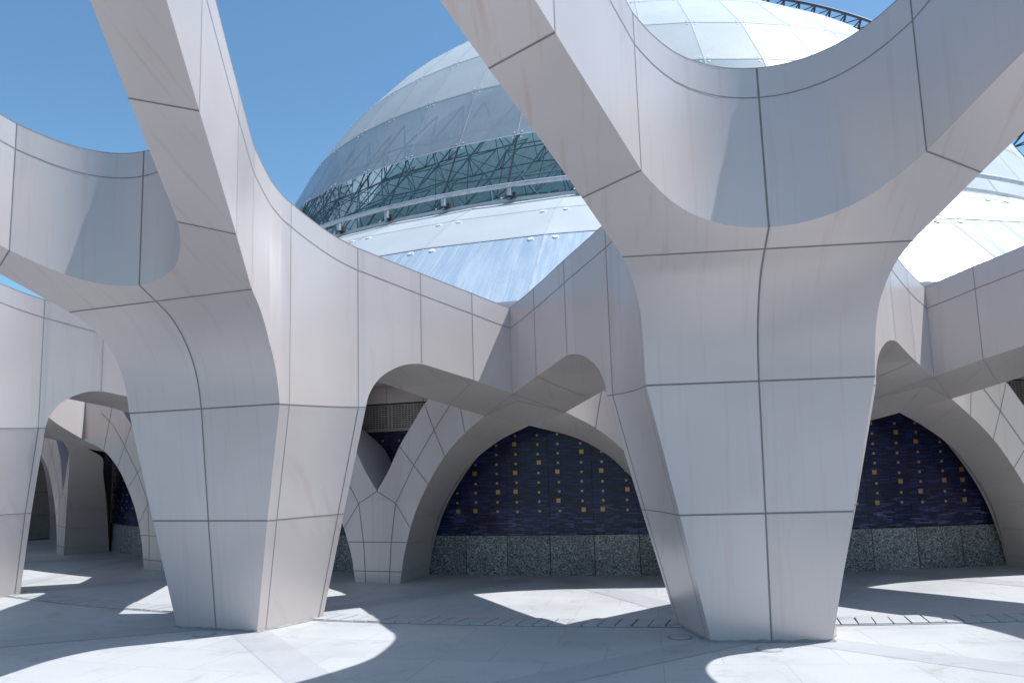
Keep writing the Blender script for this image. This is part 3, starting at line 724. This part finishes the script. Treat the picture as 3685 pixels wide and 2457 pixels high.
mb.grid([[(r_ * math.sin(2 * math.pi * j / nn_), -r_ * math.cos(2 * math.pi * j / nn_), z_) for j in range(nn_ + 1)] for r_, z_ in ((12.85, 6.53), (12.85, 6.60), (12.70, 6.62))], 0, False)
mb.build('gutter', M_DOMEP, dm)
mb = MB()
mb.grid([[(r_ * math.sin(2 * math.pi * j / nn_), -r_ * math.cos(2 * math.pi * j / nn_), z_) for j in range(nn_ + 1)] for r_, z_ in ((16.3, 3.7), (16.66, 3.70), (16.66, 3.76), (16.55, 3.76), (16.55, 3.82), (16.4, 3.84))], 0, False)
mb.build('roof_edge', M_DOMEP, dm)
# inner shell and space frame behind the glass
mb = MB()
mb.grid([[(r_ * math.sin(2 * math.pi * j / nn_), -r_ * math.cos(2 * math.pi * j / nn_), z_) for j in range(nn_ + 1)] for r_, z_ in ((.1, 6.3), (12.6, 6.3))], 0, True)
mb.build('floor_slab', M_DARKM, dm)
mb = MB()
mb.grid([[(r_ * math.sin(2 * math.pi * j / nn_), -r_ * math.cos(2 * math.pi * j / nn_), z_) for j in range(nn_ + 1)] for r_, z_ in ((10.2, 6.3), (9.9, 7.6), (9.4, 9.0), (8.7, 10.3), (7.6, 11.6), (5.8, 12.9), (3.4, 13.7), (.1, 14))], 0, True)
mb.build('inner_dome', M_INNER, dm)
tr = MB(); rt_ = random.Random(5)
lv = [(12.3, 6.6), (12.0, 7.35), (11.6, 8.1), (11.15, 8.9), (10.7, 9.75)]; lv2 = [(11.5, 6.5), (11.2, 7.2), (10.9, 7.95), (10.5, 8.7), (10.1, 9.5)]
def tp(L_, i_, k):
    jr = random.Random(hash((round(L_[i_][0] * 10), i_, round(k * 2)))); p = dpt(L_[i_][0] + jr.uniform(-.1, .1), k + jr.uniform(-.14, .14), L_[i_][1] + jr.uniform(-.08, .08), 84)
    return p
for k in range(-23, 3):
    for i_ in range(4):
        h = (i_ % 2) * .5; a_ = tp(lv, i_, k + h); b_ = tp(lv, i_, k + 1 + h); c_ = tp(lv, i_ + 1, k + 1 if h else k + .5); d_ = tp(lv2, i_, k + .5); e_ = tp(lv2, i_, k + 1.5); f_ = tp(lv2, i_ + 1, k + 1)
        for u_, v_, r_ in ((a_, b_, .022), (a_, c_, .026), (b_, c_, .022), (a_, d_, .014), (b_, d_, .014), (c_, d_, .014), (d_, e_, .02), (d_, f_, .016), (a_, f_, .011), (b_, f_, .011)):
            if rt_.random() < .93: tr.tube([u_, v_], r_ * .7, 4, 0, False)
tr.build('space_frame', M_TRUSS, dm)
# rail ring
rl = MB(); nr = 162
rl.tube([(12.98 * math.sin(2 * math.pi * j / nr), -12.98 * math.cos(2 * math.pi * j / nr), 6.82) for j in range(nr + 1)], .05, 8, 0, False)
rl.build('rail', M_METAL, dm)
for k in list(range(-9, 6)):
    t_ = R(-19.3 + 6.3 * k); er = Vector((math.sin(t_), -math.cos(t_), 0)); et = Vector((math.cos(t_), math.sin(t_), 0)); bk = MB()
    bk.box(er * 12.93 + Vector((0, 0, 6.68)), er * .03, et * .035, (0, 0, .11), 0); bk.box(er * 12.84 + Vector((0, 0, 6.60)), er * .12, et * .05, (0, 0, .025), 1)
    bk.box(er * 12.88 + et * .1 + Vector((0, 0, 6.64)), er * .04, et * .03, (0, 0, .05), 1)
    bk.build('rail_bracket', [M_METAL, M_DARKM], dm)

# ------------------------------------------------------------------ curved maintenance truss riding on the dome
tg = empty('access_truss', (CX, CY, 0)); tag(tg, 'dark curved lattice truss following the right edge of the dome against the sky', 'truss')
ZC, RS = 2.56, 13.4
TT = R(73)
def tpt(el, rad, off):
    r_ = rad * math.cos(el); er = Vector((math.sin(TT), -math.cos(TT), 0)); et = Vector((math.cos(TT), math.sin(TT), 0))
    return er * r_ + et * off + Vector((0, 0, ZC + rad * math.sin(el)))
ch_ = MB(); br_ = MB(); NT = 48
E0, E1 = 6, 100
CH = ((15.2, 0.0, .05), (15.0, .34, .05), (14.22, .12, .10))
for rad, off, rr_ in CH: ch_.tube([tpt(R(lerp(E0, E1, j / NT)), rad, off) for j in range(NT + 1)], rr_, 8)
for j in range(NT):
    e0, e1, em = R(lerp(E0, E1, j / NT)), R(lerp(E0, E1, (j + 1) / NT)), R(lerp(E0, E1, (j + .5) / NT))
    for rad, off, rr_ in CH[:2]:
        br_.tube([tpt(e0, rad, off), tpt(em, CH[2][0], CH[2][1])], .026, 5); br_.tube([tpt(e1, rad, off), tpt(em, CH[2][0], CH[2][1])], .026, 5)
    br_.tube([tpt(e0, CH[0][0], CH[0][1]), tpt(e0, CH[1][0], CH[1][1])], .022, 5); br_.tube([tpt(e0, CH[0][0], CH[0][1]), tpt(e1, CH[1][0], CH[1][1])], .018, 5)
ch_.build('chord', M_DARKM, tg); br_.build('bracing', M_DARKM, tg)
# added dark filler where a rear support's dark underside should close the far-left gap
rwl = empty('gap_filler', ring(17.7, -4 * BAY)); O = Vector(rwl.location)
tag(rwl, 'added dark panelled filler closing the gap seen through the arches at the far left', 'wall')
mb = MB(); a_ = -4 * BAY; er = ring(1, a_) - ring(0, a_); et = Vector((-er.y, er.x, 0))
for q in range(5): mb.box(er * 0 + Vector((0, 0, .30 + .56 * q)), er * 1.45, et * .15, (0, 0, .276), 0)
mb.box(Vector((0, 0, 1.4)), er * 1.43, et * .13, (0, 0, 1.39), 1)
M_FILLER = flat('dark_filler_cladding', (0.14, 0.13, 0.115), .6)
mb.build('cladding', [M_FILLER, M_SLOT], rwl)
